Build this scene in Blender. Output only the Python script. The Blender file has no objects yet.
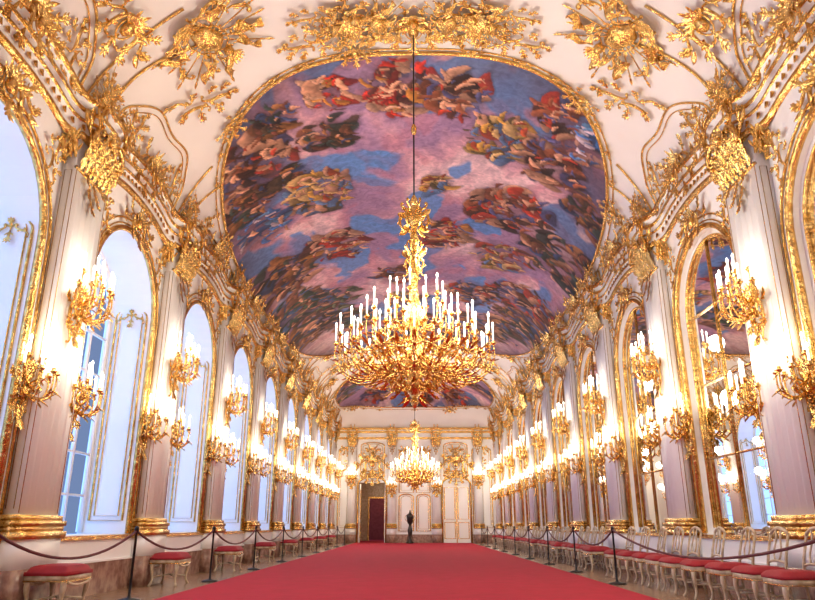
import bpy, math, random
import numpy as np
from mathutils import Vector, Matrix
random.seed(3)
pi=math.pi
# ------------------------------------------------------------------ materials
def nodes(name):
    m=bpy.data.materials.new(name); m.use_nodes=True
    nt=m.node_tree; return m,nt,nt.nodes['Principled BSDF']
def mat(name,col,rough=.5,metal=0,col2=None,scale=8,bump=0,bscale=None,emit=None,estr=0,coat=0):
    m,nt,b=nodes(name)
    b.inputs['Roughness'].default_value=rough; b.inputs['Metallic'].default_value=metal
    b.inputs['Base Color'].default_value=(*col,1)
    if coat: b.inputs['Coat Weight'].default_value=coat
    tc=nt.nodes.new('ShaderNodeTexCoord')
    if col2:
        n=nt.nodes.new('ShaderNodeTexNoise'); n.inputs['Scale'].default_value=scale; n.inputs['Detail'].default_value=5
        nt.links.new(tc.outputs['Object'],n.inputs['Vector'])
        r=nt.nodes.new('ShaderNodeValToRGB'); r.color_ramp.elements[0].color=(*col,1); r.color_ramp.elements[1].color=(*col2,1)
        r.color_ramp.elements[0].position=.35; r.color_ramp.elements[1].position=.65
        nt.links.new(n.outputs['Fac'],r.inputs['Fac']); nt.links.new(r.outputs['Color'],b.inputs['Base Color'])
    if bump:
        n=nt.nodes.new('ShaderNodeTexNoise'); n.inputs['Scale'].default_value=bscale or scale; n.inputs['Detail'].default_value=3
        nt.links.new(tc.outputs['Object'],n.inputs['Vector'])
        bp=nt.nodes.new('ShaderNodeBump'); bp.inputs['Strength'].default_value=bump; bp.inputs['Distance'].default_value=.03
        nt.links.new(n.outputs['Fac'],bp.inputs['Height']); nt.links.new(bp.outputs['Normal'],b.inputs['Normal'])
    if emit:
        b.inputs['Emission Color'].default_value=(*emit,1); b.inputs['Emission Strength'].default_value=estr
    return m
GOLD=mat('gilt_gold',(.60,.32,.07),.25,.96,(.93,.64,.23),9,.7,22)  # darker noise tone puts crevice shade into the gilt colour
WHITE=mat('white_lacquer',(.92,.925,.925),.35,0,(.90,.905,.905),1.5)
PLASTER=mat('ceiling_plaster',(.88,.85,.83),.6,0,(.85,.82,.80),1.2)
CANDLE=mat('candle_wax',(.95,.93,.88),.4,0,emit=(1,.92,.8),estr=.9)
FLAME=mat('candle_bulb',(1,.9,.7),.4,0,emit=(1,.92,.78),estr=10)
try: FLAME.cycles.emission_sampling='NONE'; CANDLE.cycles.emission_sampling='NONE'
except Exception: pass
MARBLE=mat('red_marble',(.22,.11,.08),.25,0,(.42,.27,.20),7)
CARPET=mat('red_carpet_pile',(.40,.002,.020),.95,0,(.46,.003,.027),3,.25,260)
VELVET=mat('red_velvet',(.28,.006,.014),.75,0,(.34,.01,.02),9)
BLACK=mat('black_metal',(.02,.02,.022),.35,.6)
ROPE=mat('dark_rope',(.08,.01,.015),.7,0,(.12,.02,.025),30)
MIRROR=mat('mirror_glass',(.88,.88,.86),.015,1)
CHAIRW=mat('ivory_paint',(.62,.52,.38),.35,0,(.42,.31,.18),12)
REDWALL=mat('crimson_damask',(.30,.05,.05),.7,0,(.22,.03,.03),6)
DARK=mat('dark_bronze',(.05,.045,.04),.3,.8)
m,nt,b=nodes('parquet_floor'); tc=nt.nodes.new('ShaderNodeTexCoord'); mp=nt.nodes.new('ShaderNodeMapping')
mp.inputs['Rotation'].default_value=(0,0,.785)
br=nt.nodes.new('ShaderNodeTexBrick'); br.inputs['Color1'].default_value=(.26,.15,.085,1); br.inputs['Color2'].default_value=(.36,.22,.13,1)
br.inputs['Mortar'].default_value=(.08,.04,.02,1); br.inputs['Scale'].default_value=3; br.inputs['Mortar Size'].default_value=.01
nt.links.new(tc.outputs['Object'],mp.inputs['Vector']); nt.links.new(mp.outputs['Vector'],br.inputs['Vector']); nt.links.new(br.outputs['Color'],b.inputs['Base Color'])
b.inputs['Roughness'].default_value=.25; PARQ=m
m,nt,b=nodes('fresco_paint'); at=nt.nodes.new('ShaderNodeAttribute'); at.attribute_name='Col'
tc=nt.nodes.new('ShaderNodeTexCoord'); n1=nt.nodes.new('ShaderNodeTexNoise'); n1.inputs['Scale'].default_value=7; n1.inputs['Detail'].default_value=8; n1.inputs['Distortion'].default_value=.8
nt.links.new(tc.outputs['Object'],n1.inputs['Vector'])
rp=nt.nodes.new('ShaderNodeValToRGB'); rp.color_ramp.elements[0].color=(.66,.64,.66,1); rp.color_ramp.elements[0].position=.34; rp.color_ramp.elements[1].color=(1.2,1.18,1.15,1); rp.color_ramp.elements[1].position=.66
mx=nt.nodes.new('ShaderNodeMix'); mx.data_type='RGBA'; mx.blend_type='MULTIPLY'; mx.inputs[0].default_value=.7
nt.links.new(n1.outputs['Fac'],rp.inputs['Fac']); nt.links.new(at.outputs['Color'],mx.inputs[6]); nt.links.new(rp.outputs['Color'],mx.inputs[7])
nt.links.new(mx.outputs[2],b.inputs['Base Color']); b.inputs['Roughness'].default_value=.75; FRESCO=m

# ------------------------------------------------------------------ mesh builder
class MB:
    def __init__(s): s.v=[];s.n=0;s.f=[];s.m=[];s.M=None;s.mats=[]
    def mi(s,mt):
        if mt not in s.mats: s.mats.append(mt)
        return s.mats.index(mt)
    def add(s,V,F,mt):
        V=np.asarray(V,float)
        if s.M is not None:
            V=V@np.array(s.M.to_3x3()).T+np.array(s.M.translation)
        k=s.mi(mt); o=s.n
        s.v.append(V); s.n+=len(V)
        for f in F: s.f.append(tuple(o+i for i in f)); s.m.append(k)
    def box(s,x0,x1,y0,y1,z0,z1,mt):
        V=[(x,y,z) for x in(x0,x1) for y in(y0,y1) for z in(z0,z1)]
        s.add(V,[(0,1,3,2),(4,6,7,5),(0,4,5,1),(2,3,7,6),(0,2,6,4),(1,5,7,3)],mt)
    def tube(s,P,r,mt,n=6,closed=False):
        P=np.asarray(P,float); N=len(P)
        if np.isscalar(r): r=np.full(N,r)
        if closed: T=np.roll(P,-1,0)-np.roll(P,1,0)
        else: T=np.gradient(P,axis=0)
        T/= (np.linalg.norm(T,axis=1)[:,None]+1e-9)
        a=np.array([0,0,1.]) if abs(T[0][2])<.8 else np.array([1.,0,0])
        nn=np.cross(T[0],a); nn/=np.linalg.norm(nn)
        V=[]
        an=np.arange(n)*2*pi/n; c=np.cos(an)[:,None]; sn=np.sin(an)[:,None]
        for i in range(N):
            nn=nn-T[i]*nn.dot(T[i]); nn/=(np.linalg.norm(nn)+1e-9); bb=np.cross(T[i],nn)
            V.append(P[i]+r[i]*(c*nn+sn*bb))
        V=np.concatenate(V); F=[]
        for i in range(N if closed else N-1):
            j=(i+1)%N
            for k in range(n): F.append((i*n+k,i*n+(k+1)%n,j*n+(k+1)%n,j*n+k))
        if not closed: F.append(tuple(range(n))[::-1]); F.append(tuple((N-1)*n+k for k in range(n)))
        s.add(V,F,mt)
    def lathe(s,prof,c,mt,n=16):
        V=[];F=[]
        for (r,z) in prof:
            for k in range(n): V.append((c[0]+r*math.cos(2*pi*k/n),c[1]+r*math.sin(2*pi*k/n),c[2]+z))
        for i in range(len(prof)-1):
            for k in range(n): F.append((i*n+k,i*n+(k+1)%n,(i+1)*n+(k+1)%n,(i+1)*n+k))
        s.add(V,F,mt)
    def ball(s,c,r,mt,n=7,sc=(1,1,1)):
        V=[];F=[];h=5
        for i in range(h+1):
            a=pi*i/h
            for k in range(n): V.append((c[0]+sc[0]*r*math.sin(a)*math.cos(2*pi*k/n),c[1]+sc[1]*r*math.sin(a)*math.sin(2*pi*k/n),c[2]-sc[2]*r*math.cos(a)))
        for i in range(h):
            for k in range(n): F.append((i*n+k,i*n+(k+1)%n,(i+1)*n+(k+1)%n,(i+1)*n+k))
        s.add(V,F,mt)
    def leaf(s,base,d,o,L,W,mt,curl=.5,lobes=3,n=7,sub=None):
        base=np.array(base,float);d=np.array(d,float);o=np.array(o,float);d/=np.linalg.norm(d);o/=np.linalg.norm(o)
        sd=np.cross(d,o); sd/=(np.linalg.norm(sd)+1e-9)
        if sub is None: sub=L>.2
        if sub: W=W*.62
        V=[];F=[]
        for i in range(n):
            t=i/(n-1)
            p=base+d*L*(t-.35*curl*t**3)+o*L*curl*(.15*math.sin(pi*t)+.55*t*t)
            w=W*(max(0,math.sin(pi*(.08+.9*t)))**.7)
            V+= [p-sd*w*.5,p+o*W*.38*(1-t*.5),p+sd*w*.5]
            if i:
                a=(i-1)*3
                F+=[(a,a+1,a+4,a+3),(a+1,a+2,a+5,a+4)]
            if sub and i in(1,3,4):
                for f in(-1,1): s.leaf(p+sd*f*w*.2,d*.75+sd*f*.85,o+d*.01,L*(.36-.12*t),W*.55,mt,curl*.8,1,4,False)
        s.add(V,F,mt)
    def mesh(s,name,smooth=True):
        me=bpy.data.meshes.new(name)
        me.from_pydata(np.concatenate(s.v).tolist(),[],s.f)
        for mt in s.mats: me.materials.append(mt)
        me.polygons.foreach_set('material_index',s.m)
        if smooth:
            me.polygons.foreach_set('use_smooth',[True]*len(s.f))
        me.update(); return me
COL=bpy.context.scene.collection
def obj(name,me,M=None,parent=None):
    o=bpy.data.objects.new(name,me); COL.objects.link(o)
    if parent: o.parent=parent
    if M is not None: o.matrix_world=M
    return o
def flat(mb,name): return obj(name,mb.mesh(name,False))
def smooth(mb,name): return obj(name,mb.mesh(name,True))
def light(name,loc,power,col,rad,parent=None):
    l=bpy.data.lights.new(name,'POINT'); l.energy=power; l.color=col; l.shadow_soft_size=rad
    o=bpy.data.objects.new(name,l); COL.objects.link(o); o.location=loc
    if parent: o.parent=parent
    return o
# ------------------------------------------------------------------ ornament vocabulary
def mkscroll(kind,N=26):
    s=np.linspace(-1,1,N); k=(.9+15*np.abs(s)**4)
    if kind=='S': k=k*np.sign(s)
    if kind=='J': k=np.where(s<0,.5,.6+16*np.abs(s)**4)
    th=np.cumsum(k)*(2/(N-1)); th-=th[N//2]
    p=np.stack([np.cumsum(np.cos(th)),np.cumsum(np.sin(th))],1)
    a=p[N//5];b=p[-N//5]; d=b-a; an=-math.atan2(d[1],d[0]); R=np.array([[math.cos(an),-math.sin(an)],[math.sin(an),math.cos(an)]])
    p=(p-(a+b)/2)@R.T; w=p[:,0].max()-p[:,0].min(); return p/w
SC={k:mkscroll(k) for k in 'CSJ'}
def osc(mb,cx,cy,size,ang=0,kind='C',flip=1,r=.04,z=.04,mt=None,n=6,leafy=True):
    r=r*.72
    p=SC[kind]*size; p=p*np.array([flip,1]); c,s_=math.cos(ang),math.sin(ang)
    q=p@np.array([[c,-s_],[s_,c]]).T+np.array([cx,cy]); N=len(q); t=np.linspace(-1,1,N)
    P=np.column_stack([q,np.full(N,z)+.5*r*(1-t*t)])
    mb.tube(P,r*(.45+.75*(1-np.abs(t)**1.5)),mt or GOLD,n)
    mb.ball(P[0],r*1.1,mt or GOLD,6); mb.ball(P[-1],r*1.1,mt or GOLD,6)
    if leafy:
        for i in(7,12,18):
            d=P[i+1]-P[i-1]; d/=np.linalg.norm(d); nrm=np.array([-d[1],d[0],0])*(1 if i!=12 else -1)*flip
            mb.leaf(P[i],d*.8+nrm*.7,(0,0,1),size*.26,size*.13,mt or GOLD,.5,1,5,False)
def lf(mb,x,y,a,L,W,curl=.4,z=.02,mt=None):
    mb.leaf((x,y,z),(math.cos(a),math.sin(a),0),(0,0,1),L,W,mt or GOLD,curl)
def cartouche():
    mb=MB()
    for i in range(9):
        a=pi/2+(i-4)*.32; mb.leaf((0,.04,.03),(math.cos(a),math.sin(a),0),(0,0,1),.34 if i%2==0 else .25,.07,GOLD,.5,1,6,False)
    for f in(-1,1):
        osc(mb,f*.17,-.02,.42,f*1.9,'C',f,.035)
        osc(mb,f*.40,.02,.40,f*-.5,'S',f,.028)
        lf(mb,f*.2,-.1,-pi/2+f*.5,.35,.12); lf(mb,f*.3,.12,pi/2-f*.7,.3,.11); lf(mb,f*.45,.0,(0 if f>0 else pi)+f*.2,.22,.09)
        lf(mb,f*.45,-.08,-pi/2+f*1.0,.2,.09)
    lf(mb,0,-.12,-pi/2,.42,.13)
    mb.ball((0,0,.05),.09,GOLD,10,(1,1.3,.6))
    mb.tube([(.13*math.cos(t),.17*math.sin(t),.04) for t in np.linspace(0,2*pi,16,False)],.014,GOLD,5,True)
    return mb
def swag():
    mb=MB()
    osc(mb,.08,.3,.5,1.5,'S',1,.035); osc(mb,-.1,-.05,.45,1.3,'C',-1,.03); osc(mb,.1,-.3,.3,1.8,'S',-1,.025)
    for i,(x,y,a) in enumerate([(.1,.45,1.2),(-.05,.3,2.6),(.18,.15,.3),(-.15,.05,2.9),(.1,-.1,-.2),(-.1,-.2,-2.6),(.05,-.4,-1.4),(.2,.35,.5)]): lf(mb,x,y,a,.25,.10)
    for p in [(0,.1,.06),(.1,-.22,.05),(-.07,.4,.05)]: mb.ball(p,.035,GOLD)
    return mb
def rosette():
    mb=MB()
    for i in range(8): mb.leaf((0,0,.02),(math.cos(i*pi/4),math.sin(i*pi/4),0),(0,0,1),.26,.12,GOLD,.5,1,6,False)
    mb.ball((0,0,.06),.07,GOLD,10)
    for f in(-1,1): osc(mb,f*.42,0,.4,f*.3,'S',f,.03); lf(mb,f*.25,0,(0 if f>0 else pi),.3,.1)
    return mb
def trophy():
    mb=MB()
    V=[];F=[];nr,na=6,24
    for i in range(nr+1):
        q=i/nr
        for k in range(na):
            a=2*pi*k/na; R=q*(1+.07*math.cos(5*a)); z=.05+.15*(1-q*q)+(.035 if i==nr-1 else 0)+.012*math.cos(12*a)*q*(1-q)*4
            V.append((.24*R*math.cos(a),.33*R*math.sin(a),z if i<nr else .02))
    for i in range(nr):
        for k in range(na): F.append((i*na+k,i*na+(k+1)%na,(i+1)*na+(k+1)%na,(i+1)*na+k))
    mb.add(V,F,GOLD)
    mb.tube([(.32*math.cos(t),.40*math.sin(t),.06+.02*math.sin(9*t)) for t in np.linspace(0,2*pi,40,False)],.02,GOLD,5,True)
    for a in np.linspace(0,2*pi,18,False): mb.leaf((.30*math.cos(a),.38*math.sin(a),.05),(math.cos(a+.4),math.sin(a+.4),0),(0,0,1),.16,.07,GOLD,.6,1,5,False)
    for a in [.12,.4,.72,1.05,2.05,2.4,2.72,3.0,-.25,-.55,-2.6,-2.9]:
        c,s_=math.cos(a),math.sin(a); Ls=.95+.15*math.sin(a*7); mb.tube([(-.1*c,-.1*s_,.05),(Ls*c,Ls*s_,.08)],.014,GOLD,5)
        mb.leaf((Ls*c,Ls*s_,.08),(c,s_,0),(0,0,1),.2,.06,GOLD,.1,1,5,False)
        mb.ball((Ls*c*.96,Ls*s_*.96,.08),.025,GOLD,6)
    for (x,y,a,w) in [(-.4,.28,2.5,.26),(.4,.28,.64,.26),(-.42,-.2,3.6,.24),(.42,-.2,-.46,.24),(-.2,.45,2.0,.2),(.2,.45,1.14,.2)]:
        V=[];F=[];n=12
        for i in range(n):
            t=i/(n-1)
            for j in range(5):
                u=j/4-.5; px=t*.55; py=u*w*(1-.45*t)+.07*math.sin(6*t); pz=.1+.05*math.sin(10*t+4*u)
                V.append((x+px*math.cos(a)-py*math.sin(a),y+px*math.sin(a)+py*math.cos(a),pz))
            if i:
                for j in range(4): o=(i-1)*5+j; F.append((o,o+1,o+6,o+5))
        mb.add(V,F,GOLD)
    mb.ball((0,.46,.14),.10,GOLD,12,(1,1.1,1))
    for i in range(8): mb.leaf((0,.48,.16),(math.cos(pi/2+(i-3.5)*.35),math.sin(pi/2+(i-3.5)*.35),0),(0,0,1),.3,.07,GOLD,.6,1,6,False)
    for f in(-1,1):
        for i in range(8): lf(mb,f*(.10+.11*i),-.42+.02*i*i*.6,(-.35 if f>0 else pi+.35)+(-1)**i*.6*f,.24,.09,.5,.03)
        osc(mb,f*.5,-.45,.6,f*.1,'S',f,.045); osc(mb,f*.85,.1,.45,f*1.2,'C',f,.035); osc(mb,f*.45,.5,.45,f*.8,'S',f,.04)
    for i in range(5): lf(mb,0,-.35,-pi/2+(i-2)*.35,.45,.12,.5,.04)
    return mb
ME_CART=cartouche().mesh('gilt_cartouche'); ME_SWAG=swag().mesh('gilt_swag'); ME_ROS=rosette().mesh('gilt_rosette'); ME_TRO=trophy().mesh('gilt_trophy')
# ------------------------------------------------------------------ room geometry
W=5.0; Z0=6.6; RISE=2.8; P_=2.2; YN=-3.2; YF=44.8; BAY=4.1
PIL=[.9+BAY*k for k in range(11)]
BAYC=[2.95+BAY*k for k in range(10)]
def fend(y):
    t=max(0,(y-41.8)/3.0,(-.2-y)/3.0); t=min(t,1); return (1-t**2.2)**(1/2.2)
def zc(x,y):
    q=min(1,abs(x)/W); return Z0+RISE*(1-q**P_)**(1/P_)*fend(y)
def surf(phi,y,side,off=0):
    x=W*math.cos(phi)**(2/P_); z=Z0+RISE*math.sin(phi)**(2/P_)*fend(y) if phi>0 else Z0
    return Vector((side*(x-off*math.cos(phi)),y,z-off*math.sin(phi)))
def cnorm(x,y):
    e=.03
    dx=(zc(x+e,y)-zc(x-e,y))/(2*e); dy=(zc(x,y+e)-zc(x,y-e))/(2*e)
    return Vector((dx,dy,-1)).normalized()
def cmat(x,y,up,scale,off=.03,flip=1):
    n=cnorm(x,y); up=Vector(up); up=(up-n*up.dot(n)).normalized(); rt=up.cross(n)
    M=Matrix((rt*flip,up,n)).transposed().to_4x4()
    return Matrix.Translation(Vector((x,y,zc(x,y)))+n*off)@M@Matrix.Scale(scale,4)
mb=MB(); ys=np.concatenate([np.linspace(YN,0,20),np.linspace(.5,41.5,60),np.linspace(41.8,YF,24)]); ph=np.linspace(0,pi,61)
V=[];F=[]
for y in ys:
    for p in ph:
        s_=1 if p<pi/2 else -1; q=p if p<pi/2 else pi-p; v=surf(max(q,0),y,s_); V.append((v.x,v.y,v.z if q>1e-6 else Z0))
n=len(ph)
for i in range(len(ys)-1):
    for j in range(n-1): F.append((i*n+j,(i+1)*n+j,(i+1)*n+j+1,i*n+j+1))
mb.add(V,F,PLASTER); smooth(mb,'ceiling')
mb=MB(); mb.box(-6.2,6.2,YN-.2,YF+.2,-.1,0,PARQ); flat(mb,'floor')
mb=MB(); mb.box(-3.68,3.44,YN+.2,YF-.4,0,.015,CARPET); flat(mb,'red_carpet')
HW=1.3; ZD=.85; ZS=4.6; AR=1.3
def archpath(yc,hw=HW,z0=ZD,zs=ZS,ar=AR,n=20):
    P=[(yc-hw,z0),(yc-hw,(z0+zs)/2),(yc-hw,zs)]
    for i in range(1,n): a=pi-pi*i/n; P.append((yc+hw*math.cos(a),zs+ar*math.sin(a)))
    P+=[(yc+hw,zs),(yc+hw,(z0+zs)/2),(yc+hw,z0)]; return P
def side_wall(s,depth,name):
    mb=MB(); X=s*W
    def q(y0,y1,z0a,z0b,z1,mt=WHITE): mb.add([(X,y0,z0a),(X,y1,z0b),(X,y1,z1),(X,y0,z1)],[(0,1,2,3)],mt)
    q(YN,YF,0,0,ZD); prev=YN
    for yc in BAYC:
        q(prev,yc-HW,ZD,ZD,Z0+.1); prev=yc+HW
        A=archpath(yc)[2:-2]
        for a,b in zip(A[:-1],A[1:]): q(a[0],b[0],a[1],b[1],Z0+.1)
        A=archpath(yc); D=s*(W+depth); n=len(A)
        V=[(X,a[0],a[1]) for a in A]+[(D,a[0],a[1]) for a in A]
        mb.add(V,[(i,i+1,n+i+1,n+i) for i in range(n-1)]+[(n-1,0,n,2*n-1)],WHITE)
    q(prev,YF,ZD,ZD,Z0+.1)
    return flat(mb,name)
side_wall(-1,.85,'wall_left'); side_wall(1,.16,'wall_right')
for s,nm in((-1,'left'),(1,'right')):
    mb=MB(); a,b=sorted((s*W,s*(W-.07))); mb.box(a,b,YN,YF,0,.48,MARBLE); a,b=sorted((s*W,s*(W-.05))); mb.box(a,b,YN,YF,.48,.84,WHITE)
    a,b=sorted((s*W,s*(W-.1))); mb.box(a,b,YN,YF,.8,.86,GOLD); mb.box(a,b,YN,YF,.47,.5,WHITE)
    flat(mb,'baseboard_'+nm)
def gauss(y):
    return max(math.exp(-((y-p)/.62)**4) for p in PIL)
def cdz(y):
    c=min(abs(y-b) for b in BAYC); return (.20*max(0,1-(c/1.5)**2) if c<1.5 else 0)-.07*math.exp(-((c-1.45)/.25)**2)
def sweep_cornice(s,name):
    mb=MB(); prof=[(0,6.34,None),(.05,6.37,GOLD),(.06,6.42,GOLD),(.05,6.45,GOLD),(.06,6.56,WHITE),(.10,6.60,WHITE),(.12,6.62,GOLD),(.12,6.65,GOLD),(.10,6.67,WHITE),(.13,6.74,WHITE),(.15,6.76,GOLD),(.15,6.80,GOLD),(.13,6.82,GOLD),(.19,6.90,WHITE),(.22,6.92,GOLD),(.23,6.98,GOLD),(.19,7.01,GOLD),(.10,7.04,WHITE),(.08,7.05,GOLD),(.06,7.08,GOLD),(-.02,7.10,WHITE)]
    Y=np.arange(YN,YF+.01,.1); V=[]
    for y in Y:
        g=gauss(y); r=cdz(y)
        for dx,z,_ in prof: V.append((s*(W-dx-.24*g),y,z+r))
    n=len(prof)
    for j in range(1,n):
        F=[(i*n+j-1,i*n+j,(i+1)*n+j,(i+1)*n+j-1) for i in range(len(Y)-1)]
        k=mb.mi(prof[j][2])
        if j==1: mb.add(V,F,prof[j][2])
        else:
            for f in F: mb.f.append(f); mb.m.append(k)
    for y in np.arange(YN+.1,YF,.16):
        g=gauss(y); r=cdz(y); mb.leaf((s*(W-.06-.24*g),y,6.58+r),(0,0,-1),(-s,0,0),.13,.10,GOLD,.5,1,4,False)
    return smooth(mb,name)
sweep_cornice(-1,'trim_1'); sweep_cornice(1,'trim_2')
for s in(-1,1):
    for bi,yc in enumerate(BAYC):
        mb=MB(); X=s*(W-.02)
        for (hw,r,extra) in((HW+.03,.05,.03),(HW+.12,.015,.12),(HW+.22,.02,.22)):
            P=[(X,a,z) for a,z in archpath(yc,hw,ZD+.03,ZS,AR+extra,26)]; mb.tube(P,r,GOLD,7)
        if s<0:
            XD=-(W+.80)
            P=[(XD,a,z) for a,z in archpath(yc,HW-.04,ZD+.05)]; mb.tube(P,.06,WHITE,4)
            for dy in(-.62,0,.62):
                top=ZS+AR*math.sqrt(max(0,1-(dy/HW)**2)); mb.box(XD-.03,XD+.03,yc+dy-.03,yc+dy+.03,ZD,top,WHITE)
            for z in(1.5,2.2,2.9,3.6,4.3,5.0): mb.box(XD-.02,XD+.02,yc-HW*(.95 if z>4.6 else 1),yc+HW*(.95 if z>4.6 else 1),z-.02,z+.02,WHITE)
            mb.box(XD-.06,-W,yc-HW,yc+HW,ZD-.04,ZD+.02,WHITE)
            for dy in(-HW+.015,HW-.015):
                for inset,r in((.09,.022),(.17,.012)):
                    x0=-(W+inset); x1=-(W+.76-inset); z0=1.0+inset; z1=4.75
                    P=[(x0,yc+dy,z0),(x0,yc+dy,z1)]+[((x0+x1)/2+(x0-x1)/2*math.cos(a),yc+dy,z1+.22*math.sin(a)) for a in np.linspace(.3,pi-.3,6)]+[(x1,yc+dy,z1),(x1,yc+dy,z0)]
                    mb.tube(P,r,GOLD,5,True)
                xm=-(W+.38); f=-1 if dy>0 else 1
                mb.M=Matrix.Translation((xm,yc+dy,4.7))@Matrix(((1,0,0),(0,0,f),(0,1,0))).to_4x4()@Matrix.Scale(.5,4)
                osc(mb,-.3,.1,.5,.5,'S',1,.04); osc(mb,.3,.1,.5,-.5,'S',-1,.04); lf(mb,0,.1,pi/2,.4,.15); lf(mb,0,.1,-pi/2,.5,.15)
                mb.M=None
            o=smooth(mb,'window_%d'%(bi+1))
            L=bpy.data.lights.new('daylight','AREA'); L.shape='RECTANGLE'; L.size=2.8; L.size_y=5.4; L.energy=120; L.color=(.20,.44,1)
            lo=bpy.data.objects.new('daylight',L); COL.objects.link(lo); lo.location=(-(W+.9),yc,3.4); lo.rotation_euler=(pi/2,0,-pi/2); lo.parent=o
        else:
            XM=W+.12; A=archpath(yc,HW,ZD)
            n=len(A); V=[(XM,a[0],a[1]) for a in A]; mb.add(V,[tuple(range(n))],MIRROR)
            P=[(XM-.02,a,z) for a,z in archpath(yc,HW-.13,ZD+.12,ZS,AR-.13)]; mb.tube(P,.03,GOLD,6)
            A0=archpath(yc,HW,ZD); A1=archpath(yc,HW-.14,ZD+.12,ZS,AR-.14); n=len(A0)
            mb.add([(XM-.015,a[0],a[1]) for a in A0]+[(XM-.015,a[0],a[1]) for a in A1],[(i,i+1,n+i+1,n+i) for i in range(n-1)],WHITE)
            mb.box(XM-.03,XM-.005,yc-.015,yc+.015,ZD,ZS+AR-.1,GOLD)
            for z in(2.1,3.35,4.6): mb.box(XM-.03,XM-.005,yc-HW+.1,yc+HW-.1,z-.012,z+.012,GOLD)
            smooth(mb,'arched_mirror')
def wmat(s,y,z,scale,off=.02,flip=1,x=W):
    n=Vector((-s,0,0)); up=Vector((0,0,1)); rt=up.cross(n)
    M=Matrix((rt*flip,up,n)).transposed().to_4x4()
    return Matrix.Translation((s*(x-off),y,z))@M@Matrix.Scale(scale,4)
def pilaster():
    mb=MB(); h=.50; d=.20
    mb.box(-h,h,0,d,1.12,6.3,WHITE)
    mb.box(-h-.06,h+.06,0,d+.06,.5,.86,WHITE); mb.box(-h-.08,h+.08,0,d+.08,0,.5,MARBLE)
    for (r,z0,z1) in((.10,.84,.93),(.07,.93,1.0),(.09,1.0,1.06),(.05,1.06,1.13)): mb.box(-h-r,h+r,0,d+r,z0,z1,GOLD)
    for x in(-.32,-.16,0,.16,.32):
        mb.tube([(x,d-.034,1.2),(x,d-.034,5.75)],.044,WHITE,12)
    for x in(-h+.03,h-.03): mb.tube([(x,d+.0,1.15),(x,d+.0,5.85)],.008,GOLD,5)
    for sx in(-1,1): mb.tube([(sx*(h+.003),.05,1.2),(sx*(h+.003),.05,5.8),(sx*(h+.003),.15,5.8),(sx*(h+.003),.15,1.2)],.006,GOLD,4,True)
    mb.tube([(-h,d,5.85),(h,d,5.85)],.03,GOLD,6)
    for row,(z,L,n,o) in enumerate(((5.86,.36,7,.0),(5.98,.42,6,.02),(6.12,.40,5,.04))):
        for i in range(n):
            x=(i-(n-1)/2)*(.95/n); mb.leaf((x,d+.01+o,z),(x*.15,0,1),(0,1,0),L,.19,GOLD,.75)
    for sx in(-1,1):
        for y in(.03,.10,.17): mb.leaf((sx*(h),y,5.9+.1*(y>.05)),(0,0,1),(sx,0,0),.5,.15,GOLD,.7)
    A=Matrix(((1,0,0),(0,0,1),(0,1,0))).to_4x4()
    mb.M=Matrix.Translation((0,d+.08,6.45))@A
    for f in(-1,1):
        osc(mb,f*.36,.0,.42,f*2.3,'C',f,.05,.10); osc(mb,f*.18,.02,.3,f*-.9,'C',-f,.035,.10); osc(mb,f*.42,.25,.35,f*1.2,'S',f,.035,.10)
        lf(mb,f*.45,.1,pi/2-f*.6,.3,.14)
        osc(mb,f*.52,.05,.5,f*.9,'S',f,.04,.02); osc(mb,f*.3,.42,.5,f*2.2,'C',f,.04,.14); lf(mb,f*.5,.4,f*.3+(0 if f>0 else pi),.3,.12,.4,.1); lf(mb,f*.15,.55,pi/2-f*.3,.3,.1,.5,.1)
    for i in range(7): mb.leaf((0,-.02,.08),(math.cos(pi/2+(i-3)*.35),math.sin(pi/2+(i-3)*.35),0),(0,0,1),.34,.08,GOLD,.6,1,6,False)
    mb.ball((0,.05,.14),.06,GOLD,9)
    for (x,y,a) in((-.2,-.55,-1.8),(.2,-.55,-1.3),(0,-.62,-1.57),(0,-.9,-1.57),(-.1,-.75,-1.8),(.1,-.75,-1.3)): lf(mb,x,y,a,.3,.10,.5,-.06)
    mb.M=None
    mb.box(-h-.04,h+.04,0,d+.05,6.32,6.40,GOLD)
    return mb.mesh('pilaster')
ME_PIL=pilaster()
def rotz(s): return Matrix.Rotation(pi/2 if s>0 else -pi/2,4,'Z')
for s in(-1,1):
    for y in PIL: obj('pilaster',ME_PIL,Matrix.Translation((s*W,y,0))@rotz(s))
def bez(a,b,c,d,n=12):
    t=np.linspace(0,1,n)[:,None]; a,b,c,d=map(np.array,(a,b,c,d))
    return (1-t)**3*a+3*(1-t)**2*t*b+3*(1-t)*t*t*c+t**3*d
def candle(mb,p,h=.2,r=.016,fl=.085,n=8):
    mb.lathe([(0,-.035),(.02,-.03),(.045,-.005),(.047,.005),(.02,0),(.024,.03),(.02,.045)],p,GOLD,n)
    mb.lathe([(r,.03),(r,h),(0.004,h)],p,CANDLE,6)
    mb.lathe([(.004,h),(.014,h+fl*.25),(.017,h+fl*.45),(.009,h+fl*.8),(.0,h+fl)],p,FLAME,6)
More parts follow.
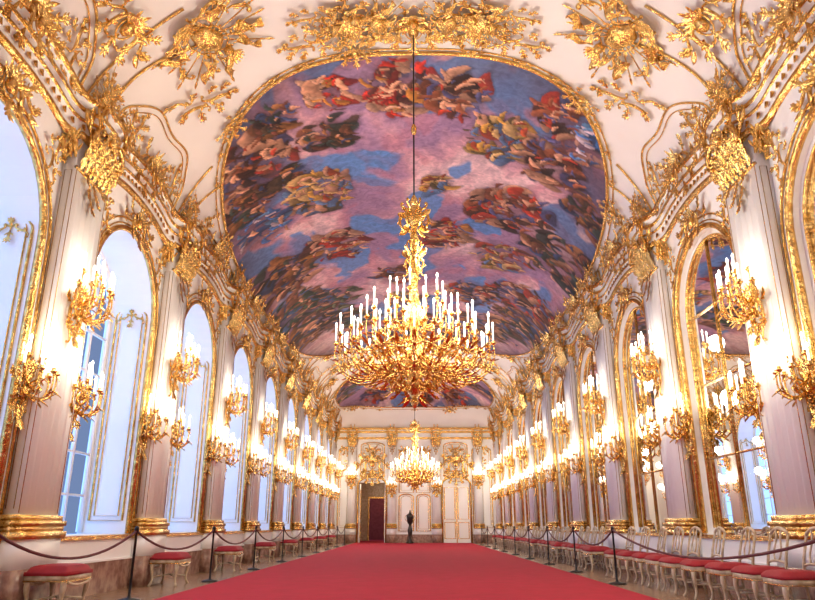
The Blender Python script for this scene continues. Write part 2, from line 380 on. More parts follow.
def sconce(tiers):
    mb=MB()
    A=Matrix(((1,0,0),(0,0,1),(0,1,0))).to_4x4()
    mb.M=A
    for i in range(5): lf(mb,0,-.15,pi/2+(i-2)*.45,.4,.12,.5)
    for f in(-1,1):
        osc(mb,f*.10,-.22,.42,f*1.8,'C',f,.03); osc(mb,f*.08,-.5,.3,f*1.4,'S',f,.025); lf(mb,f*.1,-.3,-pi/2+f*.6,.3,.12); lf(mb,f*.15,-.1,(0.4 if f>0 else pi-.4),.25,.1)
    lf(mb,0,-.4,-pi/2,.4,.13,.5); mb.ball((0,-.25,.08),.06,GOLD,8,(1,1.4,1))
    mb.M=None
    for (n,R,z,z0) in tiers:
        for i in range(n):
            a=(i-(n-1)/2)*(2.5/max(n-1,1)) if n>1 else 0
            dx,dy=math.sin(a),math.cos(a); e=(dx*R,.10+dy*R,z)
            P=bez((0,.07,z0),(dx*R*.5,.1+dy*R*.6,z0-.28),(dx*R*1.25,.1+dy*R*1.2,z0-.12),e)
            mb.tube(P,np.linspace(.019,.011,12),GOLD,6)
            for j,sg in((2,1),(4,-1),(6,1),(8,-1)): mb.leaf(P[j],(dx,dy,.3*sg),(0,0,sg),.13,.05,GOLD,.6,1,5,False)
            mb.leaf(e,(dx*.3,dy*.3,-1),(dx,dy,0),.10,.05,GOLD,.3,1,5,False)
            candle(mb,e)
    return mb.mesh('candle_sconce')
ME_S1=sconce([(7,.38,.10,-.2),(4,.22,.32,.0)]); ME_S2=sconce([(5,.32,.0,-.2),(3,.16,.17,-.05)])
WARM=(1,.87,.69)
def put_sconce(me,M,pw):
    o=obj('candle_sconce',me,M); l=light('sconce_glow',(0,0,0),pw,WARM,.16); l.parent=o; l.location=(0,.50,.38); return o
for s in(-1,1):
    for y in PIL:
        put_sconce(ME_S1,Matrix.Translation((s*(W-.22),y,4.05))@rotz(s),34)
        for dy in(-.66,.66): put_sconce(ME_S2,Matrix.Translation((s*(W-.03),y+dy,2.85))@rotz(s),23)
EX=3.5
def fres_hw(y,c,L,a,e=EX):
    u=abs(y-c)/L; return a*(1-u**e)**(1/e) if u<1 else 0
FR=[(21.6,10.9,4.80),(40.3,3.95,4.55),(3.0,5.0,4.3)]
for s in(-1,1):
    emp=bpy.data.objects.new('trim_%d'%(3 if s<0 else 4),None); COL.objects.link(emp)
    def put(me,M,nm): obj(nm,me,M,emp)
    for k,yc in enumerate(BAYC):
        put(ME_CART,wmat(s,yc,6.10,1.05,.05),'arch_cartouche')
        for f in(-1,1):
            put(ME_SWAG,wmat(s,yc+f*1.2,5.75,.75,.03,-f*s),'spandrel_scroll')
            put(ME_ROS,wmat(s,yc+f*.95,6.72+.1,.55,.25,f),'cornice_leaf')
        put(ME_CART,wmat(s,yc,7.0,.85,.28),'cornice_shell')
        x=s*W*math.cos(.2)**(2/P_)
        put(ME_CART,cmat(x,yc,(-s,0,.6),1.2,.05),'cove_cartouche')
        for f in(-1,1):
            x=s*W*math.cos(.22)**(2/P_); put(ME_SWAG,cmat(x,yc+f*1.0,(-s,0,.6),.9,.04,f*s),'cove_scroll')
    for y in PIL:
        x=s*W*math.cos(.24)**(2/P_)
        put(ME_TRO,cmat(x,y,(-s,0,.6),.40,.08),'pier_trophy')
        for f in(-1,1):
            put(ME_SWAG,wmat(s,y+f*.35,7.0,.7,.46,-f*s),'pier_console')
    mb=MB()
    for y in PIL:
        hw=max(fres_hw(y,*f) for f in FR); pe=math.acos(min(1,(hw+.12)/W)**(P_/2)) if hw>.5 else .8
        pe=min(pe,.8)
        for f in(-1,1):
            P=[surf(p,y+f*(.42-.15*math.sin(pi*(p-.05)/(pe-.05))),s,.03) for p in np.linspace(.05,pe,14)]
            mb.tube([tuple(v) for v in P],.022,GOLD,6)
    for yc in BAYC:
        hw=max(fres_hw(yc,*f) for f in FR); pe=math.acos(min(1,(hw+.2)/W)**(P_/2)) if hw>.5 else .5
        pe=min(pe,.5)
        for ins,r in((0,.022),(.12,.012)):
            P=[]
            for t in np.linspace(0,1,40):
                a=pi*t; yy=yc-(1.5-ins)*math.cos(a); p=.1+(pe-.1-ins*.3)*(max(0,math.sin(a))**.45)*(.95+.05*math.cos(6*a)); P.append(tuple(surf(p,yy,s,.02)))
            mb.tube(P,r,GOLD,5)
    o=smooth(mb,'cove_ribs'); o.parent=emp
# ---------------- frescoes
def vn(x,y,sd):
    xi=np.floor(x);yi=np.floor(y);fx=x-xi;fy=y-yi;fx=fx*fx*(3-2*fx);fy=fy*fy*(3-2*fy)
    h=lambda a,b:np.mod(np.sin(a*127.1+b*311.7+sd*74.7)*43758.5453,1)
    return (h(xi,yi)*(1-fx)+h(xi+1,yi)*fx)*(1-fy)+(h(xi,yi+1)*(1-fx)+h(xi+1,yi+1)*fx)*fy
def fbm(x,y,sd,o=4):
    r=0;a=.5
    for i in range(o): r=r+a*vn(x*2**i,y*2**i,sd+i); a*=.5
    return r/.94
def lin(c): return np.array([(v/255)**2.2 for v in c])
SK=(222,162,130)
BR=[(120,66,48),(164,92,62),SK,(66,42,40),(186,62,44),(200,146,118),(84,84,130)]
OL=[(136,110,62),(212,158,72),(84,74,52),(222,180,118),(170,70,46),SK,(96,128,176)]
RD=[(206,56,40),(146,38,36),SK,(84,50,48),(214,164,136),(206,136,60)]
BL=[(70,118,192),(106,156,212),(60,88,140),(204,184,200),SK]
DK=[(50,38,40),(84,64,50),(56,70,66),(136,84,60),(116,66,54),SK,(62,80,124),(170,112,66)]
GN=[(66,92,76),(46,58,54),(106,114,88),(108,66,54),(166,108,84),SK,(72,102,146)]
CL=[(-3.6,13.4,.8,BR,40),(-3.0,14.6,.5,DK,16),(-1.9,13.2,.5,DK,24),(-1.7,11.8,.45,RD,20),(-.3,11.8,.7,RD,40),(.9,12,.6,BR,30),(1.9,13.4,.7,OL,36),(3.3,13.8,.8,BR,34),(3.6,12.7,.5,BL,20),
 (-2.4,15.8,.8,OL,44),(-3.9,16.5,.6,BL,20),(-4.2,20,1.0,DK,50),(-2.3,19.3,.8,RD,40),(.8,19,.8,RD,36),(2.5,16.7,.95,BR,50),(2.7,20,.8,OL,30),(4.1,18.5,1.0,DK,50),(4.3,15.2,.6,DK,26),
 (-3.1,24,1.0,GN,50),(-4.2,23,1.0,GN,50),(-2.5,27,1.0,GN,50),(0,28.5,1.2,BR,50),(2,24,.9,BR,40),(3.8,23,1.1,BR,60),(3,27.5,1.2,DK,60),(-1,30.5,1.2,DK,50),(1.5,30.6,1.2,DK,50),(-4.0,14.9,.6,DK,34),(-.6,22.5,.7,BR,24),(0.6,15.8,.4,OL,16),(-3.9,26,1,DK,50),(4,25.5,1,DK,50),(-.4,25.2,.7,OL,24),(-2.9,12.2,.4,DK,20),(2.9,12.1,.4,BR,20)]
FARCL=[(-3.2,38.2,.8,BR,30),(-1.5,37.3,.8,DK,24),(.5,37.4,.8,RD,24),(2.6,37.8,.8,BR,26),(3.8,39.5,.8,DK,30),(-4,40,.8,GN,30),(-2.5,42.8,.8,BR,30),(0,43.3,.9,DK,34),(2.5,43,.8,BR,34),(-.8,40,.6,OL,16),(1.5,40.6,.6,RD,18)]
NEARCL=[(-3,1,.9,BR,20),(3,1,.9,DK,20),(0,6.5,.9,RD,20),(-2.8,5,.9,GN,20),(2.8,5,.9,OL,20),(0,-.5,.9,DK,20)]
def sgp(v,e): return math.copysign(abs(v)**e,v)
def fresco(name,c,L,a,clus,res):
    nx=int(2*a/res)+1; ny=int(2*L/(res*1.3))+1
    xs=np.linspace(-a,a,nx); yy=np.linspace(c-L,c+L,ny); X,Y=np.meshgrid(xs,yy)
    q=np.abs(X)/W; t=np.clip(np.maximum((Y-41.8)/3,(-.2-Y)/3),0,1); Zz=Z0+RISE*(1-q**P_)**(1/P_)*(1-t**2.2)**(1/2.2)-.03
    E=(np.abs(X)/a)**EX+(np.abs(Y-c)/L)**EX
    E2=(np.abs(X)/a)**2+(np.abs(Y-c)/L)**2
    wx=X+1.2*(fbm(X*.6,Y*.6,1)-.5); wy=Y+1.8*(fbm(X*.6,Y*.45,7)-.5)
    n1=fbm(wx*.75,wy*.45,11); n2=fbm(wx*.9,wy*.6,23); n3=fbm(wx*2,wy*1.6,31)
    C=np.zeros(X.shape+(3,))
    pink=lin((212,160,176)); pale=lin((236,204,208)); mauve=lin((158,126,164)); blue=lin((84,140,206)); rose=lin((184,116,132)); dark=lin((76,58,66))
    def mixc(C,col,w): return C*(1-w[...,None])+col*w[...,None]
    sm=lambda x,a_,b_: np.clip((x-a_)/(b_-a_),0,1)
    C[:]=mauve; C=mixc(C,pink,sm(n1,.40,.54)); C=mixc(C,pale,sm(n1,.54,.66)*.9); C=mixc(C,rose,sm(n3,.54,.66)*.45); C=mixc(C,blue,sm(n2,.535,.585)*.9)
    C=mixc(C,mauve*.7,sm(n3,.45,.3)*.4)
    C=mixc(C,dark,sm(E2+.35*(n2-.5)*2,.70,1.30)*.75)
    wx=X+.12*(fbm(X*3.2,Y*3.2,41)-.5); wy=Y+.15*(fbm(X*3.2,Y*3.2,47)-.5)
    rnd=random.Random(5)
    for (cx,cy,R,pal,n) in clus:
        bx=(np.abs(X-cx)<R*2.4)&(np.abs(Y-cy)<R*2.8)
        if not bx.any(): continue
        r0,r1=np.where(bx.any(1))[0][[0,-1]]; c0,c1=np.where(bx.any(0))[0][[0,-1]]; S=np.s_[r0:r1+1,c0:c1+1]
        ax,ay=wx[S],wy[S]; D=C[S]
        d=((ax-cx)/R)**2+((ay-cy)/(R*1.25))**2
        cloud=lin((116,82,98)); D=mixc(D,cloud*.75,np.clip(1.6-d,0,1)*.65)
        for k in range(n*2):
            aa=rnd.uniform(0,2*pi); rr=R*math.sqrt(rnd.random()); px=cx+rr*math.cos(aa)*1.1; py=cy+rr*math.sin(aa)*1.35
            big=k<n*.6
            th=rnd.uniform(0,pi); l=(rnd.uniform(.2,.42) if big else rnd.uniform(.07,.24))*(.7+.4*R); w_=l*(rnd.uniform(.35,.6) if big else rnd.uniform(.22,.42)); col=lin(rnd.choice(pal))*rnd.uniform(.55,1.25)*(.75 if big else 1.05)
            u=(ax-px)*math.cos(th)+(ay-py)*math.sin(th); v=-(ax-px)*math.sin(th)+(ay-py)*math.cos(th); v=v+.35*u*u/l
            dd=(u/l)**2+(v/w_)**2; msk=np.clip((1-dd)*7,0,1)*.95
            D=D*(1-.35*np.exp(-((dd-1.1)/.25)**2))[...,None]
            sh=.45+.85*np.clip(.5+v/w_*.6,0,1)*(1+.25*np.sin(u/l*7+v/w_*3))
            D=D*(1-msk[...,None])+(col[None,None,:]*sh[...,None])*msk[...,None]
        C[S]=D
    C=np.clip(C*1.12,0,1)
    ok=(E<=1.02)
    fa=ok[:-1,:-1]&ok[1:,:-1]&ok[:-1,1:]&ok[1:,1:]
    base=np.arange(nx*ny).reshape(ny,nx)
    F=np.stack([base[:-1,:-1][fa],base[1:,:-1][fa],base[1:,1:][fa],base[:-1,1:][fa]],1)
    used=np.unique(F); mp_=-np.ones(nx*ny,int); mp_[used]=np.arange(len(used)); F=mp_[F]
    V=np.stack([X.ravel(),Y.ravel(),Zz.ravel()],1)[used]; CC=np.concatenate([C.reshape(-1,3),np.ones((nx*ny,1))],1)[used]
    me=bpy.data.meshes.new(name); me.from_pydata(V.tolist(),[],F.tolist()); me.materials.append(FRESCO)
    ca=me.color_attributes.new(name='Col',type='FLOAT_COLOR',domain='POINT'); ca.data.foreach_set('color',CC.astype(np.float32).ravel())
    me.polygons.foreach_set('use_smooth',[True]*len(F))
    obj(name,me)
    mb=MB()
    for (da,r,off) in((.02,.04,.04),(.12,.016,.02)):
        P=[]
        for i in range(260):
            al=2*pi*i/260; x=(a+da)*sgp(math.cos(al),2/EX); y=c+(L+da)*sgp(math.sin(al),2/EX); x=max(-W+.02,min(W-.02,x)); nn=cnorm(x,y); P.append((x+nn.x*off,y+nn.y*off,zc(x,y)+nn.z*off))
        mb.tube(P,r,GOLD,8,True)
    fo=smooth(mb,'fresco_frame')
    NO=44 if L>6 else 22
    for i in range(NO):
        al=2*pi*(i+.5)/NO; cx=sgp(math.cos(al),2/EX); sy=sgp(math.sin(al),2/EX)
        x=(a+.14)*cx; y=c+(L+.14)*sy; x=max(-W+.1,min(W-.1,x))
        n_=Vector((sgp(cx,2.5)/a,sgp(sy,2.5)/L,0)).normalized(); n_.z=-.3 if abs(cx)>.9 else 0
        obj('frame_ornament',ME_CART if i%4==0 else ME_ROS,cmat(x,y,n_,.75 if i%4==0 else .38,.05),fo)
fresco('ceiling_fresco',*FR[0],CL,.028)
fresco('ceiling_fresco',*FR[1],FARCL,.06)
fresco('ceiling_fresco',*FR[2],NEARCL,.1)
for yy,dr in((9.3,1),(33.9,-1)):
    for s in(-1,1):
        obj('ceiling_trophy',ME_TRO,cmat(s*3.45,yy+.1*dr,(-s*.5,dr*.6,0),.92,.06))
        obj('ceiling_scrollwork',ME_CART,cmat(s*4.35,yy-dr*.9,(-s*.8,0,0),1.2,.06))
        obj('ceiling_scrollwork',ME_SWAG,cmat(s*4.0,yy+dr*1.5,(-s*.8,dr*.3,0),1.2,.05,s))
    emp=bpy.data.objects.new('ceiling_rose',None); COL.objects.link(emp)
    obj('rose_center',ME_ROS,cmat(0,yy+.5*dr,(0,1,0),1.3,.05),emp)
    obj('rose_center',ME_CART,cmat(0,yy+.75*dr,(0,-1,0),1.1,.05),emp)
    for s in(-1,1):
        obj('rose_wing',ME_TRO,cmat(s*.6,yy+.55*dr,(s*.6,-1,0),.62,.07),emp)
        obj('rose_wing',ME_CART,cmat(s*1.0,yy+.4*dr,(s,.4,0),1.1,.05),emp)
        obj('rose_wing',ME_TRO,cmat(s*1.3,yy+.6*dr,(s,-.5,0),.5,.06),emp)
        obj('rose_wing',ME_SWAG,cmat(s*1.75,yy+.85*dr,(s,-.2,0),1.1,.05,s),emp)
        obj('rose_wing',ME_SWAG,cmat(s*1.6,yy+.25*dr,(s,.3,0),.9,.05,-s),emp)
# ---------------- chandelier
def chandelier():
    mb=MB()
    st=[(0.0,2.62),(.03,2.66),(.07,2.72),(.04,2.78),(.1,2.86),(.16,2.95),(.12,3.05),(.16,3.2),(.2,3.35),(.16,3.5),(.08,3.62),(.06,3.8),(.11,3.95),(.13,4.1),(.08,4.3),(.05,4.5),(.07,4.65),(.09,4.8),(.05,4.95),(.04,5.2),(.07,5.3),(.04,5.45),(.08,5.6),(.12,5.7),(.08,5.78),(.04,5.9),(.06,6.0),(.02,6.08)]
    mb.lathe(st,(0,0,0),GOLD,14)
    mb.tube([(0,0,6.05),(0,0,6.7),(0,0,9.38)],.014,BLACK,5); mb.ball((0,0,7.3),.05,GOLD,8,(1,1,2.2)); mb.ball((0,0,9.3),.1,GOLD,8)
    tiers=[(28,1.14,3.56,3.34,.20),(20,.92,3.78,3.48,.20),(14,.64,4.04,3.7,.19),(9,.36,4.32,3.95,.18)]
    for ti,(n,R,z,z0,hh) in enumerate(tiers):
        for i in range(n):
            a=2*pi*(i+.5*(ti%2))/n; dx,dy=math.cos(a),math.sin(a); R2=R*(1+.04*(-1)**i); zz=z+.05*(-1)**i
            P=bez((dx*.1,dy*.1,z0),(dx*R*.5,dy*R*.5,z0-.38*R-.05),(dx*R*1.15,dy*R*1.15,z0-.26*R-.1),(dx*R2,dy*R2,zz),14)
            mb.tube(P,np.linspace(.016,.009,14),GOLD,5)
            for j,sg in((3,1),(5,-1),(7,1),(9,-1),(11,1)): mb.leaf(P[j],(dx*.7,dy*.7,.6*sg),(0,0,-sg),.13,.05,GOLD,.6,1,5,False)
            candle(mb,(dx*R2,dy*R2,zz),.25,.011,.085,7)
    for (R,z,r) in((1.0,3.34,.014),(.6,3.14,.016),(.72,3.5,.012),(.34,2.95,.016),(.5,3.8,.01)):
        mb.tube([(R*math.cos(t),R*math.sin(t),z+.04*math.sin(12*t)) for t in np.linspace(0,2*pi,60,False)],r,GOLD,5,True)
    for (n,R,z,L,w,dz) in((10,.24,2.93,.24,.10,-.6),(18,.50,3.10,.22,.08,-.7),(24,.80,3.24,.2,.07,-.8),(16,.45,3.35,.26,.1,.6),(28,1.0,3.36,.2,.07,.5),(8,.10,2.78,.2,.08,-.7),(20,.65,3.3,.22,.08,.7)):
        for i in range(n):
            a=2*pi*i/n; c,s_=math.cos(a),math.sin(a); mb.leaf((R*c,R*s_,z),(c*.5,s_*.5,dz),(c,s_,.2),L,w,GOLD,.6)
    for i in range(12):
        a=2*pi*i/12; mb.M=Matrix.Rotation(a,4,'Z')@Matrix(((1,0,0,0),(0,0,-1,0),(0,1,0,0),(0,0,0,1)))
        osc(mb,.28,3.02,.42,.7,'C',1,.026,0); osc(mb,.55,3.18,.5,.35,'S',1,.026,0); osc(mb,.85,3.32,.4,.5,'S',-1,.02,0)
        if i%2==0:
            osc(mb,.19,5.62,.28,1.4,'C',-1,.026,0); osc(mb,.15,5.85,.24,.9,'S',1,.022,0); osc(mb,.12,4.85,.28,1.5,'S',1,.02,0); osc(mb,.08,5.2,.22,1.5,'C',1,.016,0)
            lf(mb,.12,5.7,.6,.2,.1); lf(mb,.08,5.5,-.5,.2,.1); lf(mb,.08,5.0,.9,.2,.1)
        mb.M=None
    mb.ball((0,0,5.95),.07,GOLD,10)
    return mb.mesh('chandelier')
ME_CH=chandelier()
for y in(10.0,34.4):
    o=obj('chandelier',ME_CH,Matrix.Translation((0,y,0)))
    for i in range(6):
        a=2*pi*i/6+.3; l=light('chandelier_glow',(0,0,0),84,WARM,.2); l.parent=o; l.location=(1.0*math.cos(a),1.0*math.sin(a),4.4)
    l=light('chandelier_glow',(0,0,0),60,WARM,.2); l.parent=o; l.location=(0.3,0,5.15)
# ---------------- far and near walls
mb=MB()
def w_(x0,x1,z0,z1): mb.box(x0,x1,YF,YF+.25,z0,z1,WHITE)
w_(-5.0,-3.55,0,6.7); w_(-1.85,1.75,0,6.7); w_(3.45,5.0,0,6.7); w_(-3.55,-1.85,3.6,6.7); w_(1.75,3.45,3.6,6.7)
flat(mb,'wall_far')
mb=MB(); mb.box(-5.0,5.0,YN-.2,YN,0,6.7,WHITE); flat(mb,'wall_near')
mb=MB(); mb.box(-5,-3.6,YF-.07,YF,0,.5,MARBLE); mb.box(-1.8,1.7,YF-.07,YF,0,.5,MARBLE); mb.box(3.5,5,YF-.07,YF,0,.5,MARBLE); flat(mb,'baseboard_far')
mb=MB()
for z,d,mt in((6.3,.08,GOLD),(6.38,.06,WHITE),(6.55,.14,WHITE),(6.68,.22,GOLD),(6.76,.20,WHITE),(6.88,.3,GOLD)): mb.box(-5,5,YF-d,YF,z,z+.14,mt)
flat(mb,'trim_5')
def fpanel(mb,x0,x1,z0,z1,r=.03,top=.2):
    y=YF-.02
    P=[(x0,y,z0),(x0,y,z1)]+[((x0+x1)/2-(x1-x0)/2*math.cos(a),y,z1+top*math.sin(a)) for a in np.linspace(.3,pi-.3,8)]+[(x1,y,z1),(x1,y,z0)]
    mb.tube(P,r,GOLD,5,True)
mb=MB()
for (x0,x1,z0,z1) in((-4.85,-3.75,.9,5.6),(-1.0,-.1,3.0,5.4),(.1,.95,3.0,5.4),(-1.0,-.1,.7,2.7),(.1,.95,.7,2.7),(3.65,4.85,.9,5.6),(-3.45,-1.95,4.0,5.9),(1.85,3.35,4.0,5.9)): fpanel(mb,x0,x1,z0,z1,.04); fpanel(mb,x0+.12,x1-.12,z0+.12,z1-.1,.018)
for xc in(-2.7,2.6):
    P=[(xc-.9,YF-.04,0),(xc-.9,YF-.04,3.5)]+[(xc-.9*math.cos(a),YF-.04,3.5+.45*math.sin(a)) for a in np.linspace(0,pi,12)]+[(xc+.9,YF-.04,3.5),(xc+.9,YF-.04,0)]
    mb.tube(P,.07,GOLD,6)
o6=smooth(mb,'trim_6')
def fm(x,z,sc,flip=1): return Matrix.Translation((x,YF-.05,z))@Matrix(((flip,0,0),(0,0,-1),(0,1,0))).to_4x4()@Matrix.Scale(sc,4)
for xc in(-2.7,2.6):
    obj('overdoor_cartouche',ME_CART,fm(xc,4.75,1.9),o6); obj('overdoor_trophy',ME_TRO,fm(xc,5.35,.6),o6); obj('overdoor_trim',ME_CART,fm(xc,4.0,1.3),o6)
for xc in(-4.3,-.5,.5,4.2): obj('panel_cartouche',ME_CART,fm(xc,5.6,.9),o6); obj('panel_swag',ME_SWAG,fm(xc,4.6,.9),o6)
for xc in(-4.0,-1.45,1.35,4.0): obj('pilaster',ME_PIL,Matrix.Translation((xc,YF,0))@Matrix.Rotation(pi,4,'Z')@Matrix.Diagonal((.55,.8,1,1)))
for xc in(-4.0,4.0): put_sconce(ME_S1,Matrix.Translation((xc,YF-.2,3.9))@Matrix.Rotation(pi,4,'Z'),22)
for xc in(-1.45,1.35): put_sconce(ME_S2,Matrix.Translation((xc,YF-.2,3.4))@Matrix.Rotation(pi,4,'Z'),12)
mb=MB(); mb.box(1.76,3.44,YF+.06,YF+.14,0.01,3.59,WHITE)
for x0,x1 in((1.85,2.5),(2.7,3.35)):
    for z0,z1 in((.25,1.2),(1.4,3.3)):
        mb.tube([(x0,YF+.05,z0),(x0,YF+.05,z1),(x1,YF+.05,z1),(x1,YF+.05,z0)],.035,GOLD,5,True)
mb.box(2.57,2.63,YF+.03,YF+.1,0.01,3.59,GOLD); mb.ball((2.5,YF+.02,1.2),.05,GOLD); flat(mb,'door_1')
mb=MB()
for x0,x1 in((-3.54,-3.48),(-1.92,-1.86)):
    mb.box(x0,x1,YF+.27,YF+1.05,0.01,3.55,WHITE)
    for z0,z1 in((.3,1.2),(1.4,3.2)):
        xx=x1+.01 if x0<-3 else x0-.01
        mb.tube([(xx,YF+.35,z0),(xx,YF+.35,z1),(xx,YF+.95,z1),(xx,YF+.95,z0)],.02,GOLD,5,True)
flat(mb,'door_2')
mb=MB(); y0=YF+.25; y1=YF+7
mb.box(-5,-4.9,y0,y1,0,4.5,REDWALL); mb.box(-.5,-.4,y0,y1,0,4.5,REDWALL); mb.box(-5,-3.3,y1,y1+.1,0,4.5,CHAIRW); mb.box(-2.1,-.4,y1,y1+.1,0,4.5,CHAIRW); mb.box(-3.3,-2.1,y1,y1+.1,2.9,4.5,CHAIRW)
mb.box(-3.4,-3.3,y1-.05,y1,0,2.9,GOLD); mb.box(-2.1,-2.0,y1-.05,y1,0,2.9,GOLD); mb.box(-3.4,-2.0,y1-.05,y1,2.9,3.0,GOLD)
mb.box(-5,-.4,y0,y1+3,4.5,4.6,WHITE); mb.box(-3.6,-1.8,y1+3,y1+3.1,0,4.5,REDWALL); mb.box(-5,-.4,y0,y1+3,-.1,0,CARPET)
flat(mb,'wall_antechamber')
light('antechamber_fill',(-2.7,YF+4,3.6),50,(1,.7,.45),.15); light('antechamber_fill',(-2.7,YF+8.5,3.0),20,(1,.7,.45),.15)  # unseen fill lights, added to brighten the view through the open door
mb=MB(); mb.lathe([(.0,0),(.22,0),(.22,.08),(.15,.14),(.08,.3),(.12,.5),(.15,.75),(.09,.95),(.07,1.05),(.13,1.12),(.17,1.2),(.21,1.45),(.22,1.6),(.2,1.62),(.07,1.7),(.04,1.85),(0,1.9)],(0,0,0),DARK,18)
for i in range(3):
    a=2*pi*i/3+.5; mb.tube(bez((.08*math.cos(a),.08*math.sin(a),.4),(.25*math.cos(a),.25*math.sin(a),.45),(.12*math.cos(a),.12*math.sin(a),.1),(.28*math.cos(a),.28*math.sin(a),.03)),.02,DARK,6)
for f in(-1,1): mb.tube(bez((f*.18,0,1.25),(f*.34,0,1.3),(f*.34,0,1.6),(f*.2,0,1.58)),.016,GOLD,6)
o=smooth(mb,'bronze_urn_stand'); o.location=(-.3,43.0,.015)
# ---------------- stanchions & rope
def post():
    mb=MB(); mb.lathe([(0,0),(.16,0),(.16,.015),(.14,.03),(.03,.045),(.018,.08),(.018,.9),(.03,.91),(.03,.95),(.034,.965),(.02,.99),(0,1.0)],(0,0,0),BLACK,14)
    return mb.mesh('stanchion')
ME_P=post()
LP=[(-4.3,4.6),(-4.2,7.2),(-4.02,10.4),(-3.88,13.9)]+[(-3.88,17.6+3.7*k) for k in range(7)]
RP=[(3.65,6.3),(3.65,13.4)]+[(3.65,13.4+3.3*k) for k in range(1,9)]
for L_ in(LP,RP):
    for x,y in L_: obj('stanchion',ME_P,Matrix.Translation((x,y,0)))
    mb=MB()
    for (xa,a),(xb,b) in zip(L_[:-1],L_[1:]):
        t=np.linspace(0,1,16); mb.tube(np.stack([xa+(xb-xa)*t,a+(b-a)*t,.93-(.30+.03*(b-a>5))*(1-(2*t-1)**2)],1),.017,ROPE,6)
    smooth(mb,'barrier_rope')
# ---------------- stools & chairs
def leg(mb,x,y,h,mt,k=1):
    dx=math.copysign(.04,x);dy=math.copysign(.04,y)
    P=bez((x,y,h),(x+dx*1.6,y+dy*1.6,h*.62),(x-dx*1.3,y-dy*1.3,h*.35),(x+dx,y+dy,.0),9)
    mb.tube(P,np.array([.032,.034,.032,.027,.022,.018,.016,.018,.024])*k,mt,7)
def cushion(mb,w,d,z,h,mt):
    V=[];F=[];n=12;m=12
    for i in range(n+1):
        for j in range(m+1):
            u=2*i/n-1;v=2*j/m-1; e=(1-u**6)*(1-v**6); x=u*w/2;y=v*d/2; V.append((x,y,z+h*(.35+.65*e**.5 if e>0 else .35)))
    for i in range(n):
        for j in range(m): o=i*(m+1)+j; F.append((o,o+m+1,o+m+2,o+1))
    mb.add(V,F,mt); mb.box(-w/2,w/2,-d/2,d/2,z,z+h*.36,mt)
def stool():
    mb=MB(); w,d=.68,.5
    for x in(-w/2+.05,w/2-.05):
        for y in(-d/2+.05,d/2-.05): leg(mb,x,y,.40,CHAIRW,1.15)
    mb.box(-w/2,w/2,-d/2,d/2,.37,.43,CHAIRW); mb.tube([(-w/2,-d/2,.37),(w/2,-d/2,.37),(w/2,d/2,.37),(-w/2,d/2,.37)],.014,GOLD,5,True)
    for y in(-d/2-.01,d/2+.01): mb.tube(bez((-w/2+.04,y,.36),(-.15,y,.30),(.15,y,.30),(w/2-.04,y,.36)),.018,CHAIRW,6)
    for y in(-.2,.2): mb.tube([(-w/2+.07,y,.14),(0,0,.18)],.012,CHAIRW,5); mb.tube([(w/2-.07,y,.14),(0,0,.18)],.012,CHAIRW,5)
    cushion(mb,w+.02,d+.02,.43,.12,VELVET); return mb.mesh('upholstered_stool')
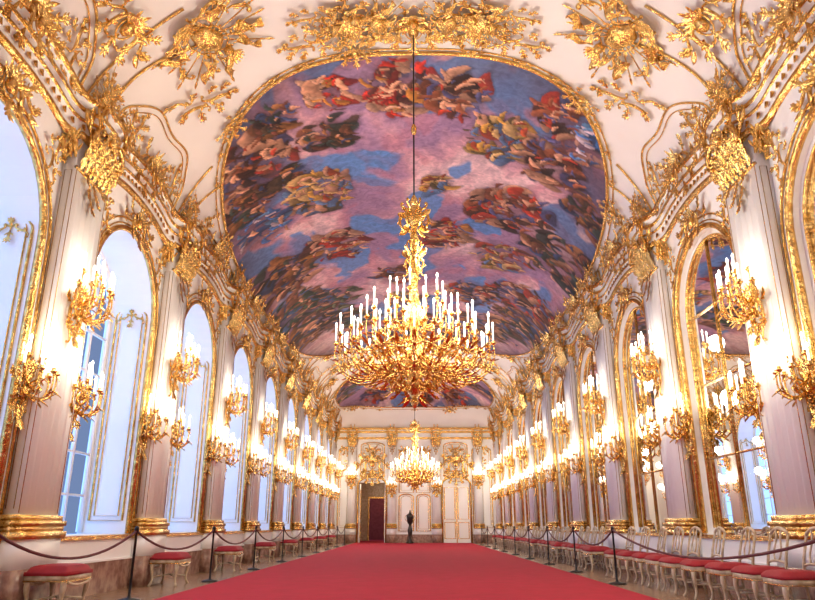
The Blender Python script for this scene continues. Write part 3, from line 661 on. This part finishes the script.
def chair():
    mb=MB(); w,d=.50,.46
    for x in(-w/2+.04,w/2-.04): leg(mb,x,d/2-.04,.40,CHAIRW)
    for x in(-w/2+.05,w/2-.05):
        mb.tube([(x*1.0,-d/2-.06,0),(x,-d/2+.0,.2),(x,-d/2+.02,.42),(x,-d/2-.02,.65),(x*.98,-d/2-.09,.90)],[.016,.019,.022,.018,.016],CHAIRW,7)
    mb.box(-w/2,w/2,-d/2,d/2,.38,.44,CHAIRW)
    mb.tube(bez((-w/2+.05,-d/2-.09,.90),(-.08,-d/2-.1,1.0),(.08,-d/2-.1,1.0),(w/2-.05,-d/2-.09,.90)),.02,CHAIRW,7)
    mb.tube(bez((-w/2+.05,-d/2-.01,.56),(-.08,-d/2-.01,.60),(.08,-d/2-.01,.60),(w/2-.05,-d/2-.01,.56)),.015,CHAIRW,7)
    for f in(-1,1): mb.tube(bez((f*.03,-d/2-.01,.58),(f*.16,-d/2-.04,.72),(-f*.02,-d/2-.07,.82),(f*.07,-d/2-.09,.96)),.012,CHAIRW,6)
    for x in(-w/2+.05,w/2-.05): mb.tube([(x,-d/2,.2),(x,d/2-.04,.2)],.011,CHAIRW,5)
    mb.tube([(-w/2+.05,0,.2),(w/2-.05,0,.2)],.011,CHAIRW,5)
    mb.tube([(-w/2,-d/2,.38),(w/2,-d/2,.38),(w/2,d/2,.38),(-w/2,d/2,.38)],.010,GOLD,5,True)
    cushion(mb,w+.02,d+.02,.44,.09,VELVET); return mb.mesh('side_chair')
ME_ST=stool(); ME_CHR=chair()
for y in PIL[2:10]: obj('upholstered_stool',ME_ST,Matrix.Translation((-4.42,y,0))@Matrix.Rotation(-pi/2,4,'Z'))
for y in PIL[4:10]: obj('upholstered_stool',ME_ST,Matrix.Translation((4.30,y,0))@Matrix.Rotation(pi/2,4,'Z'))
y=8.3
while y<15.8:
    obj('side_chair',ME_CHR,Matrix.Translation((4.25+.03*math.sin(y*9),y,0))@Matrix.Rotation(pi/2+.06*math.sin(y*5),4,'Z')); y+=.86
for k in(4,5,6,7,8):
    for dy in(.95,1.7,2.45,3.2):
        obj('side_chair',ME_CHR,Matrix.Translation((4.40,PIL[k]+dy,0))@Matrix.Rotation(pi/2,4,'Z'))
w=bpy.data.worlds.new('World'); bpy.context.scene.world=w; w.use_nodes=True
w.node_tree.nodes['Background'].inputs[0].default_value=(.35,.5,.9,1); w.node_tree.nodes['Background'].inputs[1].default_value=.5
cam=bpy.data.cameras.new('camera'); cam.lens=685/815*36; cam.sensor_width=36; cam.clip_end=200
co=bpy.data.objects.new('camera',cam); COL.objects.link(co); co.location=(0,0,1.0); co.rotation_euler=(math.radians(108.25),0,math.radians(.6))
sc=bpy.context.scene; sc.camera=co
sc.view_settings.view_transform='Standard'; sc.view_settings.exposure=0
